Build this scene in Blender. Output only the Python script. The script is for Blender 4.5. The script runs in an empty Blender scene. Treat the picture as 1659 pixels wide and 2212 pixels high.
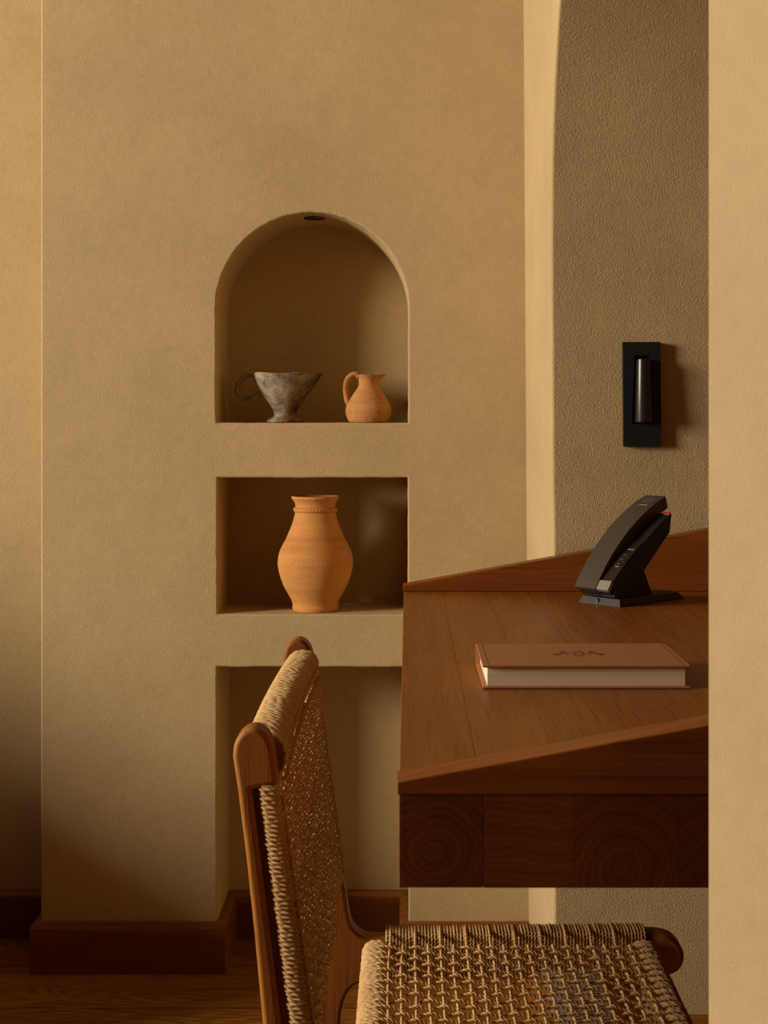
import bpy, bmesh, math, random
import numpy as np
from mathutils import Vector, Matrix
random.seed(7); rng = np.random.default_rng(7)
C = bpy.context.scene.collection
SC = bpy.context.scene
R = math.radians

# ------------------------------------------------------------------ camera
FW, FH, FPX = 1659, 2212, 3100.0        # frame and focal length in its pixels
VX, VY, EYE = 881.0, 910.0, 1.01        # principal point and eye height (level camera, shifted lens)
cam = bpy.data.cameras.new('camera'); cam_o = bpy.data.objects.new('camera', cam); C.objects.link(cam_o)
cam_o.location = (0, 0, EYE); cam_o.rotation_euler = (R(90), 0, 0)
cam.sensor_fit = 'AUTO'; cam.sensor_width = 36.0; cam.lens = FPX / FH * 36.0
cam.shift_x = -(VX - FW / 2) / FH; cam.shift_y = -(FH / 2 - VY) / FH
cam.clip_start = 0.05
cam.dof.use_dof = True; cam.dof.focus_distance = 1.95; cam.dof.aperture_fstop = 22
SC.camera = cam_o

# ------------------------------------------------------------------ world, light, exposure
w = bpy.data.worlds.new('world'); SC.world = w; w.use_nodes = True
w.node_tree.nodes['Background'].inputs[0].default_value = (1.0, .82, .6, 1)
w.node_tree.nodes['Background'].inputs[1].default_value = 0.02
WIN_Y0, WIN_Y1, WIN_Z0, WIN_Z1, ROOM_X0 = .30, 1.40, 1.10, 2.30, -3.60
al = bpy.data.lights.new('daylight', 'AREA'); al.shape = 'RECTANGLE'
al.size = WIN_Z1 - WIN_Z0; al.size_y = WIN_Y1 - WIN_Y0; al.energy = 220; al.color = (1.0, .91, .84)
al_o = bpy.data.objects.new('daylight', al); C.objects.link(al_o)
al_o.location = (ROOM_X0 - .06, (WIN_Y0 + WIN_Y1) / 2, (WIN_Z0 + WIN_Z1) / 2)
al_o.rotation_euler = (0, R(-90), 0)
SC.view_settings.view_transform = 'Standard'; SC.view_settings.look = 'None'
SC.view_settings.exposure = 0.0; SC.view_settings.gamma = 1.0; SC.view_settings.use_curve_mapping = False
SC.cycles.max_bounces = 10; SC.cycles.diffuse_bounces = 6

# ------------------------------------------------------------------ node helpers
def lin(r, g, b):
    f = lambda c: (c / 255) / 12.92 if c / 255 <= .04045 else ((c / 255 + .055) / 1.055) ** 2.4
    return (f(r), f(g), f(b), 1)
class NT:
    def __init__(s, name):
        s.m = bpy.data.materials.new(name); s.m.use_nodes = True
        s.t = s.m.node_tree; s.b = s.t.nodes['Principled BSDF']
    def n(s, typ, **kw):
        nd = s.t.nodes.new(typ)
        for k, v in kw.items():
            if k.startswith('i_'): nd.inputs[k[2:].replace('_', ' ')].default_value = v
            else: setattr(nd, k, v)
        return nd
    def l(s, a, b): s.t.links.new(a, b)
    def math(s, op, a, b=None, c=None):
        nd = s.n('ShaderNodeMath', operation=op)
        for i, v in enumerate((a, b, c)):
            if v is None: continue
            if isinstance(v, (int, float)): nd.inputs[i].default_value = v
            else: s.l(v, nd.inputs[i])
        return nd.outputs[0]
    def vmul(s, v, k):
        nd = s.n('ShaderNodeVectorMath', operation='MULTIPLY'); s.l(v, nd.inputs[0]); nd.inputs[1].default_value = k
        return nd.outputs[0]
    def obj(s): return s.n('ShaderNodeTexCoord').outputs['Object']
    def noise(s, v, scale, detail=3, rough=.5, dist=0):
        nd = s.n('ShaderNodeTexNoise', i_Scale=scale, i_Detail=detail, i_Roughness=rough, i_Distortion=dist)
        s.l(v, nd.inputs['Vector']); return nd.outputs[0]
    def vor(s, v, scale, feature='F1'):
        nd = s.n('ShaderNodeTexVoronoi', feature=feature, i_Scale=scale); s.l(v, nd.inputs['Vector']); return nd.outputs[0]
    def ramp(s, f, stops):
        nd = s.n('ShaderNodeValToRGB'); e = nd.color_ramp.elements
        while len(e) < len(stops): e.new(.5)
        for q, (p, c) in zip(e, stops): q.position = p; q.color = c if len(c) == 4 else (*c, 1)
        s.l(f, nd.inputs[0]); return nd.outputs[0]
    def mix(s, f, a, b, mode='MIX'):
        nd = s.n('ShaderNodeMix', data_type='RGBA', blend_type=mode)
        for k, v in ((0, f), (6, a), (7, b)):
            if isinstance(v, (int, float)): nd.inputs[k].default_value = v
            elif isinstance(v, tuple): nd.inputs[k].default_value = v
            else: s.l(v, nd.inputs[k])
        return nd.outputs[2]
    def bump(s, h, strength, dist, prev=None):
        nd = s.n('ShaderNodeBump', i_Strength=strength, i_Distance=dist); s.l(h, nd.inputs['Height'])
        if prev is not None: s.l(prev, nd.inputs['Normal'])
        return nd.outputs[0]
    def out(s, col=None, rough=.6, normal=None, metal=0, spec=.5):
        if col is not None:
            if isinstance(col, tuple): s.b.inputs['Base Color'].default_value = col
            else: s.l(col, s.b.inputs['Base Color'])
        if isinstance(rough, (int, float)): s.b.inputs['Roughness'].default_value = rough
        else: s.l(rough, s.b.inputs['Roughness'])
        s.b.inputs['Metallic'].default_value = metal
        s.b.inputs['Specular IOR Level'].default_value = spec
        if normal is not None: s.l(normal, s.b.inputs['Normal'])
        return s.m

def plaster(name, col, grain=1.0, amp=1.0):
    t = NT(name); o = t.obj()
    big = t.noise(o, 3.5, 4, .6)
    fine = t.noise(o, 60, 3, .6)
    f = t.math('ADD', t.math('MULTIPLY', big, .7), t.math('MULTIPLY', fine, .3))
    lo = tuple(c * .86 for c in col[:3]) + (1,); hi = tuple(min(1, c * 1.10) for c in col[:3]) + (1,)
    c = t.ramp(f, [(.3, lo), (.7, hi)])
    g1 = t.noise(o, 500 * grain, 2, .55, .5)
    ridge = t.math('ABSOLUTE', t.math('SUBTRACT', t.noise(o, 380 * grain, 1, .5, 1.0), .5))
    h = t.math('ADD', t.math('MULTIPLY', g1, .75), t.math('MULTIPLY', t.math('SUBTRACT', 1.0, ridge), .5))
    nb = t.bump(t.noise(o, 9, 3, .5), .25, .01)
    return t.out(c, .92, t.bump(h, .8 * amp, .0021, nb), spec=.15)

def wood(name, dark, mid, light, axis='Y', center=(.02, -.05), freq=900, along=3.0, rough=.42, attr=False, distort=.006, pore=1.0, spec=.4, ring_amp=.4, tone_k=1.0, n1_amp=.38, contrast=1.0):
    """solid wood: growth rings round a pith line running along AXIS, fibres stretched the same way"""
    t = NT(name); o = t.obj()
    sp = t.n('ShaderNodeSeparateXYZ'); t.l(o, sp.inputs[0])
    X, Y, Z = sp.outputs
    a, b, g = {'X': (Y, Z, X), 'Y': (X, Z, Y), 'Z': (X, Y, Z)}[axis]
    cb = t.n('ShaderNodeCombineXYZ')
    t.l(a, cb.inputs[0]); t.l(b, cb.inputs[1]); t.l(g, cb.inputs[2]); v = cb.outputs[0]
    tone = None
    if attr:
        at = t.n('ShaderNodeAttribute', attribute_name='pith'); sa = t.n('ShaderNodeSeparateXYZ'); t.l(at.outputs['Vector'], sa.inputs[0])
        ca, cbb, tone = sa.outputs[0], sa.outputs[1], sa.outputs[2]
        off = t.n('ShaderNodeVectorMath', operation='ADD'); t.l(v, off.inputs[0])
        sc = t.n('ShaderNodeVectorMath', operation='SCALE'); t.l(at.outputs['Vector'], sc.inputs[0]); sc.inputs['Scale'].default_value = 7.3
        t.l(sc.outputs[0], off.inputs[1]); vn = off.outputs[0]
    else: ca, cbb, vn = center[0], center[1], v
    n1 = t.noise(t.vmul(vn, (14, 14, along)), 1.0, 3, .55, .3)
    n2 = t.noise(t.vmul(vn, (60, 60, along * 3)), 1.0, 2, .5)
    da = t.math('SUBTRACT', a, ca); db = t.math('SUBTRACT', b, cbb)
    r = t.math('SQRT', t.math('ADD', t.math('MULTIPLY', da, da), t.math('MULTIPLY', db, db)))
    r = t.math('ADD', r, t.math('MULTIPLY', t.math('SUBTRACT', n1, .5), distort * 4))
    r = t.math('ADD', r, t.math('MULTIPLY', t.math('SUBTRACT', n2, .5), distort * .5))
    ph = t.math('MULTIPLY', r, freq)
    s1 = t.math('ADD', t.math('MULTIPLY', t.math('SINE', ph), .5), .5)
    s2 = t.math('ADD', t.math('MULTIPLY', t.math('SINE', t.math('MULTIPLY', ph, .37)), .5), .5)
    ring = t.math('ADD', t.math('MULTIPLY', t.math('POWER', s1, 1.6), .55), t.math('MULTIPLY', s2, .45))
    fib = t.noise(t.vmul(vn, (700, 700, 14)), 1.0, 2, .6)
    fac = t.math('ADD', t.math('MULTIPLY', ring, ring_amp), t.math('ADD', t.math('MULTIPLY', fib, .25 + .45 - ring_amp), t.math('MULTIPLY', n1, n1_amp)))
    if tone is not None: fac = t.math('ADD', fac, t.math('MULTIPLY', tone, tone_k))
    if contrast != 1: fac = t.math('ADD', t.math('MULTIPLY', t.math('SUBTRACT', fac, .48), contrast), .5)
    c = t.ramp(fac, [(.22, dark), (.52, mid), (.82, light)])
    pores = t.ramp(t.noise(t.vmul(vn, (520, 520, 9)), 1.0, 1, .5), [(.33, (.45, .4, .35)), (.42, (1, 1, 1))])
    c = t.mix(.55 * pore, c, pores, 'MULTIPLY')
    rg = t.math('ADD', t.math('MULTIPLY', fib, .22), rough - .1)
    return t.out(c, rg, t.bump(fib, .25, .0006), spec=spec)

def simple(name, col, rough=.5, metal=0, spec=.5, grain=None, gamp=.1, bump=0):
    t = NT(name)
    if grain:
        n = t.noise(t.obj(), grain, 3, .6)
        lo = tuple(max(0, c * (1 - gamp)) for c in col[:3]) + (1,); hi = tuple(min(1, c * (1 + gamp)) for c in col[:3]) + (1,)
        c = t.ramp(n, [(.3, lo), (.7, hi)])
        return t.out(c, rough, t.bump(n, bump, .001) if bump else None, metal, spec)
    return t.out(col, rough, None, metal, spec)

M = {}
M['plaster'] = plaster('plaster', (.56, .405, .188))
M['plaster_coarse'] = plaster('plaster_coarse', (.525, .37, .163), .92, 1.35)
M['plaster_smooth'] = plaster('plaster_smooth', (.57, .415, .196), 1.2, .3)
M['panelling'] = simple('dark_oak_panelling', lin(76, 48, 12), .6, 0, .3, 6, .2)
M['desk_top'] = wood('teak_boards', lin(122, 66, 10), lin(139, 79, 13), lin(152, 91, 20), 'Y', freq=700, along=2.0, rough=.40, attr=True, distort=.009, ring_amp=.30, spec=.22, tone_k=.25, n1_amp=.34, contrast=.95)
M['desk_end'] = wood('teak_end_grain', lin(80, 37, 6), lin(108, 54, 10), lin(126, 70, 17), 'Y', freq=1250, along=2.2, rough=.5, attr=True, distort=.0065, ring_amp=.27, pore=.3, spec=.2)
M['desk_side'] = wood('teak_rail', lin(118, 58, 9), lin(132, 68, 13), lin(144, 80, 20), 'X', (1.2, .6), 520, 2.0, .42)
M['chair_wood'] = wood('chair_teak', lin(108, 58, 14), lin(150, 90, 28), lin(174, 112, 42), 'Z', (-.2, .9), 520, 2.5, .5, distort=.006, spec=.22)
M['baseboard'] = wood('baseboard_wood', lin(92, 48, 10), lin(132, 76, 18), lin(158, 100, 30), 'X', (2.4, .02), 420, 2.0, .45)
def floor_mat():
    t = NT('oak_floor'); o = t.obj()
    sp = t.n('ShaderNodeSeparateXYZ'); t.l(o, sp.inputs[0]); X, Y, Z = sp.outputs
    wd = .19; row = t.math('FLOOR', t.math('DIVIDE', Y, wd))
    rnd = t.n('ShaderNodeTexWhiteNoise', noise_dimensions='1D'); t.l(row, rnd.inputs['W']); rv = rnd.outputs['Value']
    xs = t.math('ADD', X, t.math('MULTIPLY', rv, 13.7))
    cb = t.n('ShaderNodeCombineXYZ'); t.l(xs, cb.inputs[0]); t.l(Y, cb.inputs[1]); t.l(t.math('MULTIPLY', rv, 5), cb.inputs[2]); v = cb.outputs[0]
    n1 = t.noise(t.vmul(v, (2.0, 16, 1)), 1, 3, .5, .4)
    ph = t.math('MULTIPLY', t.math('ADD', t.math('MULTIPLY', Y, .35), t.math('MULTIPLY', n1, .16)), 700)
    s1 = t.math('ADD', t.math('MULTIPLY', t.math('SINE', ph), .5), .5)
    fib = t.noise(t.vmul(v, (14, 600, 1)), 1, 2, .6)
    fac = t.math('ADD', t.math('MULTIPLY', s1, .35), t.math('ADD', t.math('MULTIPLY', fib, .25), t.math('ADD', t.math('MULTIPLY', n1, .35), t.math('MULTIPLY', rv, .12))))
    c = t.ramp(fac, [(.2, lin(98, 56, 12)), (.5, lin(130, 82, 22)), (.8, lin(156, 106, 36))])
    fr = t.math('FRACT', t.math('DIVIDE', Y, wd)); e = t.math('MINIMUM', fr, t.math('SUBTRACT', 1.0, fr))
    seam = t.math('LESS_THAN', e, .006)
    c = t.mix(seam, c, lin(50, 26, 8))
    return t.out(c, .42, t.bump(fib, .2, .0005), spec=.4)
M['floor'] = floor_mat()
def rope_mat(name, lo, hi):
    t = NT(name); o = t.obj()
    n = t.noise(o, 900, 2, .6); n2 = t.noise(o, 40, 2, .5)
    f = t.math('ADD', t.math('MULTIPLY', n, .6), t.math('MULTIPLY', n2, .4))
    return t.out(t.ramp(f, [(.3, lo), (.7, hi)]), .8, t.bump(n, .5, .0006), spec=.25)
M['rope'] = rope_mat('paper_cord', lin(190, 148, 86), lin(228, 192, 130))
M['rope_core'] = rope_mat('paper_cord_shadow', lin(120, 80, 36), lin(150, 104, 52))
def terracotta(name, a, b, c, speck, dark, band=False):
    t = NT(name); o = t.obj()
    n = t.noise(o, 14, 4, .6); ring = t.noise(t.vmul(o, (4, 4, 75)), 1, 3, .5)
    f = t.math('ADD', t.math('MULTIPLY', n, .6), t.math('MULTIPLY', ring, .4))
    col = t.ramp(f, [(.32, a), (.5, b), (.66, c)])
    if band:
        sp = t.n('ShaderNodeSeparateXYZ'); t.l(o, sp.inputs[0])
        bz = t.math('ADD', sp.outputs[2], t.math('MULTIPLY', t.noise(o, 12, 2, .5), .010))
        bd = t.ramp(t.math('DIVIDE', bz, .22), [(.50, (0, 0, 0)), (.56, (.45, .45, .45)), (.60, (.10, .10, .10)), (.635, (.5, .5, .5)), (.68, (.05, .05, .05)), (.72, (0, 0, 0))])
        col = t.mix(bd, col, lin(182, 108, 54))
    sv = t.noise(t.vmul(o, (1, 1, 1.7)), speck, 3, .65)
    msk = t.noise(o, 22, 2, .5)
    sp_ = t.math('MULTIPLY', t.math('LESS_THAN', sv, dark), t.math('GREATER_THAN', msk, .46))
    col = t.mix(t.math('MULTIPLY', sp_, .65), col, lin(100, 54, 22))
    fine = t.noise(o, 330, 2, .6)
    h = t.math('SUBTRACT', t.math('ADD', fine, t.math('MULTIPLY', ring, .5)), t.math('MULTIPLY', sp_, 1.5))
    return t.out(col, .88, t.bump(h, .35, .0012), spec=.2)
M['vase'] = terracotta('terracotta_smooth', lin(190, 128, 66), lin(206, 144, 76), lin(214, 156, 88), 190, .35, True)
M['jug'] = terracotta('terracotta_pitted', lin(172, 114, 60), lin(194, 136, 76), lin(208, 154, 94), 430, .42)
def cup_mat():
    t = NT('smoked_clay'); o = t.obj()
    n = t.noise(o, 30, 4, .65); n2 = t.noise(t.vmul(o, (1, 1, 2.4)), 80, 4, .7)
    f = t.math('ADD', t.math('MULTIPLY', n, .65), t.math('MULTIPLY', n2, .35))
    col = t.ramp(f, [(.34, lin(62, 52, 40)), (.46, lin(136, 122, 98)), (.6, lin(178, 162, 132)), (.72, lin(204, 188, 156))])
    sp = t.n('ShaderNodeSeparateXYZ'); t.l(o, sp.inputs[0])
    d = t.math('ADD', t.math('ADD', t.math('MULTIPLY', sp.outputs[0], 14), t.math('MULTIPLY', sp.outputs[2], -9)), t.math('MULTIPLY', n, 1.2))
    rust = t.ramp(d, [(.36, (0, 0, 0)), (.62, (1, 1, 1))])
    rc = t.ramp(t.noise(o, 55, 3, .6), [(.38, lin(58, 46, 32)), (.55, lin(110, 78, 46)), (.68, lin(150, 96, 54))])
    col = t.mix(rust, col, rc)
    return t.out(col, .8, t.bump(n2, .45, .0018), spec=.25)
M['cup'] = cup_mat()
M['black_plastic'] = simple('black_plastic', lin(32, 27, 21), .38, 0, .5, 900, .12)
M['handset_grey'] = simple('handset_satin_grey', lin(92, 82, 68), .40, .5, .5, 1500, .06)
M['base_grey'] = simple('base_satin_grey', lin(64, 55, 42), .6, 0, .4, 900, .08)
M['silver'] = simple('silver_plastic', lin(170, 160, 146), .35, .5)
M['white_print'] = simple('white_print', lin(188, 178, 158), .6)
M['grey_print'] = simple('grey_print', lin(120, 112, 98), .6)
M['red_lens'] = simple('red_lens', (.75, .01, .02, 1), .25)
M['dark_red'] = simple('dark_red_print', lin(110, 30, 18), .5)
M['grille_hole'] = simple('grille_dot', lin(128, 118, 100), .5)
M['lamp_black'] = simple('lamp_matt_black', lin(24, 20, 15), .55, 0, .35, 700, .1)
M['lamp_metal'] = simple('lamp_dark_metal', lin(72, 67, 58), .33, .85, .5, 900, .06)
M['leather'] = simple('tan_cover', lin(168, 112, 64), .6, 0, .3, 120, .06, .15)
M['gilt'] = simple('gilt_stamp', lin(104, 58, 16), .5, .1)
def page_mat():
    t = NT('page_edges'); o = t.obj()
    n = t.noise(t.vmul(o, (6, 6, 2600)), 1, 2, .5)
    return t.out(t.ramp(n, [(.3, lin(222, 202, 158)), (.7, lin(240, 222, 182))]), .85, t.bump(n, .3, .0003), spec=.1)
M['pages'] = page_mat()
M['label'] = simple('white_label', (.92, .84, .66, 1), .95, 0, .05)
M['ink'] = simple('label_print', lin(120, 92, 60), .95, 0, .05)
M['bulb'] = simple('downlight_glass', lin(28, 24, 20), .2)
M['white_paint'] = simple('window_paint', lin(200, 180, 150), .5, 0, .4, 40, .05)

# ------------------------------------------------------------------ mesh helpers
def link(name, verts, faces, mat, parent=None, smooth=False, mats=None, fmat=None):
    me = bpy.data.meshes.new(name); me.from_pydata([tuple(v) for v in verts], [], [tuple(f) for f in faces]); me.update()
    return finish(name, me, mat, parent, smooth, mats, fmat)
def finish(name, me, mat, parent=None, smooth=False, mats=None, fmat=None):
    for m in (mats or [mat]): me.materials.append(m)
    if fmat is not None: me.polygons.foreach_set('material_index', np.asarray(fmat, dtype=np.int32))
    if smooth: me.polygons.foreach_set('use_smooth', np.ones(len(me.polygons), dtype=bool))
    o = bpy.data.objects.new(name, me); C.objects.link(o)
    if parent is not None: o.parent = parent
    return o
def bobj(name, bm, mat, parent=None, smooth=None):
    bmesh.ops.recalc_face_normals(bm, faces=bm.faces)
    me = bpy.data.meshes.new(name); bm.to_mesh(me); bm.free()
    o = finish(name, me, mat, parent)
    if smooth:
        me.polygons.foreach_set('use_smooth', np.ones(len(me.polygons), dtype=bool))
        me.set_sharp_from_angle(angle=R(smooth))
        md = o.modifiers.new('weighted_normal', 'WEIGHTED_NORMAL'); md.keep_sharp = True; md.weight = 100
    return o
def thing(name, label, cat, loc=(0, 0, 0), rz=0, group=None):
    o = bpy.data.objects.new(name, None); C.objects.link(o); o.empty_display_size = .05
    o.location = loc; o.rotation_euler = (0, 0, rz); o['label'] = label; o['category'] = cat
    if group: o['group'] = group
    return o
def struct(o): o['kind'] = 'structure'; return o
def box_bm(bm, x0, x1, y0, y1, z0, z1, bev=0, seg=2):
    r = bmesh.ops.create_cube(bm, size=1); vs = r['verts']
    for v in vs: v.co = Vector(((x0 + x1) / 2 + v.co.x * (x1 - x0), (y0 + y1) / 2 + v.co.y * (y1 - y0), (z0 + z1) / 2 + v.co.z * (z1 - z0)))
    if bev:
        es = list({e for v in vs for e in v.link_edges})
        bmesh.ops.bevel(bm, geom=es, offset=bev, segments=seg, affect='EDGES', profile=.5)
def box(name, x0, x1, y0, y1, z0, z1, mat, parent=None, bev=0, seg=2):
    bm = bmesh.new(); box_bm(bm, x0, x1, y0, y1, z0, z1, bev, seg)
    return bobj(name, bm, mat, parent, 40 if bev else None)
def prism_bm(bm, poly, axis, a0, a1, bev=0, seg=2):
    """extrude a closed outline along an axis; outline is (x,z) for Y, (y,z) for X, (x,y) for Z"""
    def p(q, h): return {'Y': (q[0], h, q[1]), 'X': (h, q[0], q[1]), 'Z': (q[0], q[1], h)}[axis]
    lo = [bm.verts.new(p(q, a0)) for q in poly]; hi = [bm.verts.new(p(q, a1)) for q in poly]
    f0 = bm.faces.new(lo); f1 = bm.faces.new(hi[::-1]); n = len(poly)
    for i in range(n): bm.faces.new((lo[i], lo[(i + 1) % n], hi[(i + 1) % n], hi[i]))
    if bev:
        es = list(f0.edges) + list(f1.edges)
        bmesh.ops.bevel(bm, geom=es, offset=bev, segments=seg, affect='EDGES', profile=.5)
def prism(name, poly, axis, a0, a1, mat, parent=None, bev=0, seg=2, smooth=40):
    bm = bmesh.new(); prism_bm(bm, poly, axis, a0, a1, bev, seg)
    return bobj(name, bm, mat, parent, smooth)
def round_prism(name, poly, y0, y1, rad, mat, parent, smooth=50):
    """outline in (x,z) extruded along Y with rounded rims, by insetting the outline along its vertex normals"""
    P = [np.array(p, float) for p in poly]
    Q = [P[0]]
    for p in P[1:]:
        if np.linalg.norm(p - Q[-1]) > .0004: Q.append(p)
    if np.linalg.norm(Q[0] - Q[-1]) < .0004: Q.pop()
    P = Q; n = len(P)
    area = sum(P[i][0] * P[(i + 1) % n][1] - P[(i + 1) % n][0] * P[i][1] for i in range(n)); sg = 1 if area > 0 else -1
    N = []
    for i in range(n):
        a = P[i] - P[i - 1]; b = P[(i + 1) % n] - P[i]; a /= np.linalg.norm(a); b /= np.linalg.norm(b)
        na, nb = np.array((-a[1], a[0])) * sg, np.array((-b[1], b[0])) * sg
        m = na + nb; N.append(m / max(.9, m.dot(m) / 2) if np.linalg.norm(m) > .2 else na * .3)
    prof_ = [(rad * (1 - math.sin(q)), rad * (1 - math.cos(q))) for q in np.linspace(0, math.pi / 2, 5)]   # (depth along y, inset)
    prof_ = [(d, i) for d, i in prof_][::-1]
    rows = [[P[i] + N[i] * ins for i in range(n)] for _, ins in prof_]
    ys = [y0 + d for d, _ in prof_]
    bm = bmesh.new(); L = [[bm.verts.new((p[0], y, p[1])) for p in row] for row, y in zip(rows, ys)]
    L += [[bm.verts.new((p[0], y1 - d, p[1])) for p in row] for row, (d, _) in zip(rows[::-1], prof_[::-1])]
    for a, b in zip(L, L[1:]):
        for i in range(n): bm.faces.new((a[i], a[(i + 1) % n], b[(i + 1) % n], b[i]))
    bm.faces.new(L[0]); bm.faces.new(L[-1][::-1])
    return bobj(name, bm, mat, parent, smooth)
def spline(pts, n=8, closed=False):
    P = [np.array(p, float) for p in pts]; out = []; m = len(P)
    for i in range(m if closed else m - 1):
        g = (lambda k: P[k % m]) if closed else (lambda k: P[min(max(k, 0), m - 1)])
        p0, p1, p2, p3 = g(i - 1), g(i), g(i + 1), g(i + 2)
        for k in range(n):
            t = k / n
            out.append(.5 * (2 * p1 + (p2 - p0) * t + (2 * p0 - 5 * p1 + 4 * p2 - p3) * t * t + (3 * p1 - p0 - 3 * p2 + p3) * t ** 3))
    if not closed: out.append(P[-1])
    return out
def lathe(prof, n=96, f=None):
    """profile [(r,z)] turned round Z; f(co)->co deforms"""
    V, F = [], []
    for r, z in prof:
        for k in range(n):
            a = 2 * math.pi * k / n; V.append(np.array((r * math.cos(a), r * math.sin(a), z)))
    for i in range(len(prof) - 1):
        for k in range(n):
            a, b = i * n + k, i * n + (k + 1) % n; F.append((a, b, b + n, a + n))
    F.append(tuple(range(n))[::-1])
    if f: V = [f(v) for v in V]
    return V, F
def frames(path, closed=False):
    P = np.asarray(path, float); n = len(P)
    T = (np.roll(P, -1, 0) - np.roll(P, 1, 0)) if closed else np.gradient(P, axis=0)
    T /= np.linalg.norm(T, axis=1)[:, None] + 1e-12
    ref = np.array((0, 0, 1.0)) if abs(T[0][2]) < .8 else np.array((1.0, 0, 0))
    N = np.zeros_like(P); u = ref - T[0] * ref.dot(T[0]); N[0] = u / np.linalg.norm(u)
    for i in range(1, n):
        u = N[i - 1] - T[i] * N[i - 1].dot(T[i]); N[i] = u / np.linalg.norm(u)
    return P, T, N, np.cross(T, N)
def sweep(path, radius, sides=8, closed=False, flat=1.0):
    P, T, N, B = frames(path, closed); n = len(P)
    rr = np.full(n, radius) if np.isscalar(radius) else np.asarray(radius, float)
    a = np.linspace(0, 2 * math.pi, sides, endpoint=False)
    V = P[:, None, :] + rr[:, None, None] * (np.cos(a)[None, :, None] * N[:, None, :] + flat * np.sin(a)[None, :, None] * B[:, None, :])
    F = []
    for i in range(n if closed else n - 1):
        j = (i + 1) % n
        for k in range(sides):
            l = (k + 1) % sides; F.append((i * sides + k, i * sides + l, j * sides + l, j * sides + k))
    if not closed: F.append(tuple(range(sides))[::-1]); F.append(tuple((n - 1) * sides + k for k in range(sides)))
    return V.reshape(-1, 3), F
class Cords:
    """twisted two-strand cord collected into one mesh"""
    def __init__(s): s.V, s.F, s.n = [], [], 0
    def add(s, V, F):
        s.V.append(np.asarray(V)); s.F.extend([tuple(i + s.n for i in f) for f in F]); s.n += len(V)
    def cord(s, path, r, pitch=.010, step=.0018, closed=False, sides=5):
        P = np.asarray(path, float)
        if closed: P = np.vstack([P, P[:1]])
        d = np.concatenate([[0], np.cumsum(np.linalg.norm(np.diff(P, axis=0), axis=1))])
        m = max(4, int(d[-1] / step)); t = np.linspace(0, d[-1], m + 1)[: m if closed else m + 1]
        Q = np.stack([np.interp(t, d, P[:, k]) for k in range(3)], 1)
        P2, T, N, B = frames(Q, closed)
        turns = d[-1] / pitch
        if closed: turns = max(1, round(turns))
        ph = random.random() * 6.28 + 2 * math.pi * turns * t / d[-1]
        for q in (0, math.pi):
            c = P2 + .46 * r * (np.cos(ph + q)[:, None] * N + np.sin(ph + q)[:, None] * B)
            V, F = sweep(c, .62 * r, sides, closed); s.add(V, F)
    def build(s, name, mat, parent=None):
        return link(name, np.vstack(s.V), s.F, mat, parent, smooth=True)

# ------------------------------------------------------------------ the room
DA = 2.638; KA = DA / FPX                  # pier wall with the niches: distance, metres per pixel there
DN = 2.815                                 # niche backs and the wall beside the pier
CEIL = 2.90; XR = .64
def wx(px): return (px - VX) * KA
def wz(py): return EYE - (py - VY) * KA
PL, PR = wx(88), .2180
n1x0, n1x1, n1z0 = wx(467), wx(881.5), wz(913)
n2x0, n2x1, n2z0, n2z1 = wx(470), wx(880.5), wz(1327), wz(1032)
n3x0, n3x1, n3z1 = wx(469), wx(882), wz(1441)
def arch_outline(off):
    r = (n1x1 - n1x0) / 2; cx = (n1x0 + n1x1) / 2; spring = wz(666); pts = []
    for k in range(12): pts.append((n1x0 - off, n1z0 - off + (spring - n1z0 + off) * k / 12))
    for k in range(97):
        a = math.pi * (1 - k / 96); pts.append((cx + (r + off) * math.cos(a), spring + (r + off) * math.sin(a)))
    for k in range(11, -1, -1): pts.append((n1x1 + off, n1z0 - off + (spring - n1z0 + off) * k / 12))
    for k in range(1, 12): pts.append((n1x1 + off - (n1x1 - n1x0 + 2 * off) * k / 12, n1z0 - off))
    return pts
def rect_outline(off):
    x0, x1, z0, z1 = n2x0 - off, n2x1 + off, n2z0 - off, n2z1 + off; pts = []; n = 16
    for k in range(n): pts.append((x0, z0 + (z1 - z0) * k / n))
    for k in range(n): pts.append((x0 + (x1 - x0) * k / n, z1))
    for k in range(n): pts.append((x1, z1 - (z1 - z0) * k / n))
    for k in range(n): pts.append((x1 - (x1 - x0) * k / n, z0))
    return pts
def open_outline(off):
    x0, x1, z1 = n3x0 - off, n3x1 + off, n3z1 + off; pts = []; n = 16
    for k in range(n): pts.append((x0, z1 * k / n))
    for k in range(n): pts.append((x0 + (x1 - x0) * k / n, z1))
    for k in range(n + 1): pts.append((x1, z1 - z1 * k / n))
    return pts
BEV = .0035
rings = [(BEV * (1 - math.sin(a)), BEV * (1 - math.cos(a))) for a in (0, R(30), R(60), R(90))]   # (outward offset, depth)
bm = bmesh.new()
def niche(fn, closed=True):
    loops = []
    jit = [random.gauss(0, .00035) for _ in range(600)]
    for off, dep in rings: loops.append([bm.verts.new((x + jit[i], DA + dep, z + jit[i + 150] * (1 if z > .01 else 0))) for i, (x, z) in enumerate(fn(off))])
    loops.append([bm.verts.new((x, DN, z)) for x, z in fn(0)])
    n = len(loops[0])
    for a, b in zip(loops, loops[1:]):
        for i in range(n if closed else n - 1): bm.faces.new((a[i], a[(i + 1) % n], b[(i + 1) % n], b[i]))
    bm.faces.new(loops[-1])
    return loops[0]
h1 = niche(arch_outline); h2 = niche(rect_outline); h3 = niche(open_outline, False)
def corner_x(z): return .2127 + (1.78 - z) * .0058
outer = [bm.verts.new((PL + BEV, DA, CEIL)), bm.verts.new((PL + BEV, DA, 0))] + h3 + [bm.verts.new((corner_x(z), DA, z)) for z in (0, .6, 1.2, 1.8, CEIL)]
es = []
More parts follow.
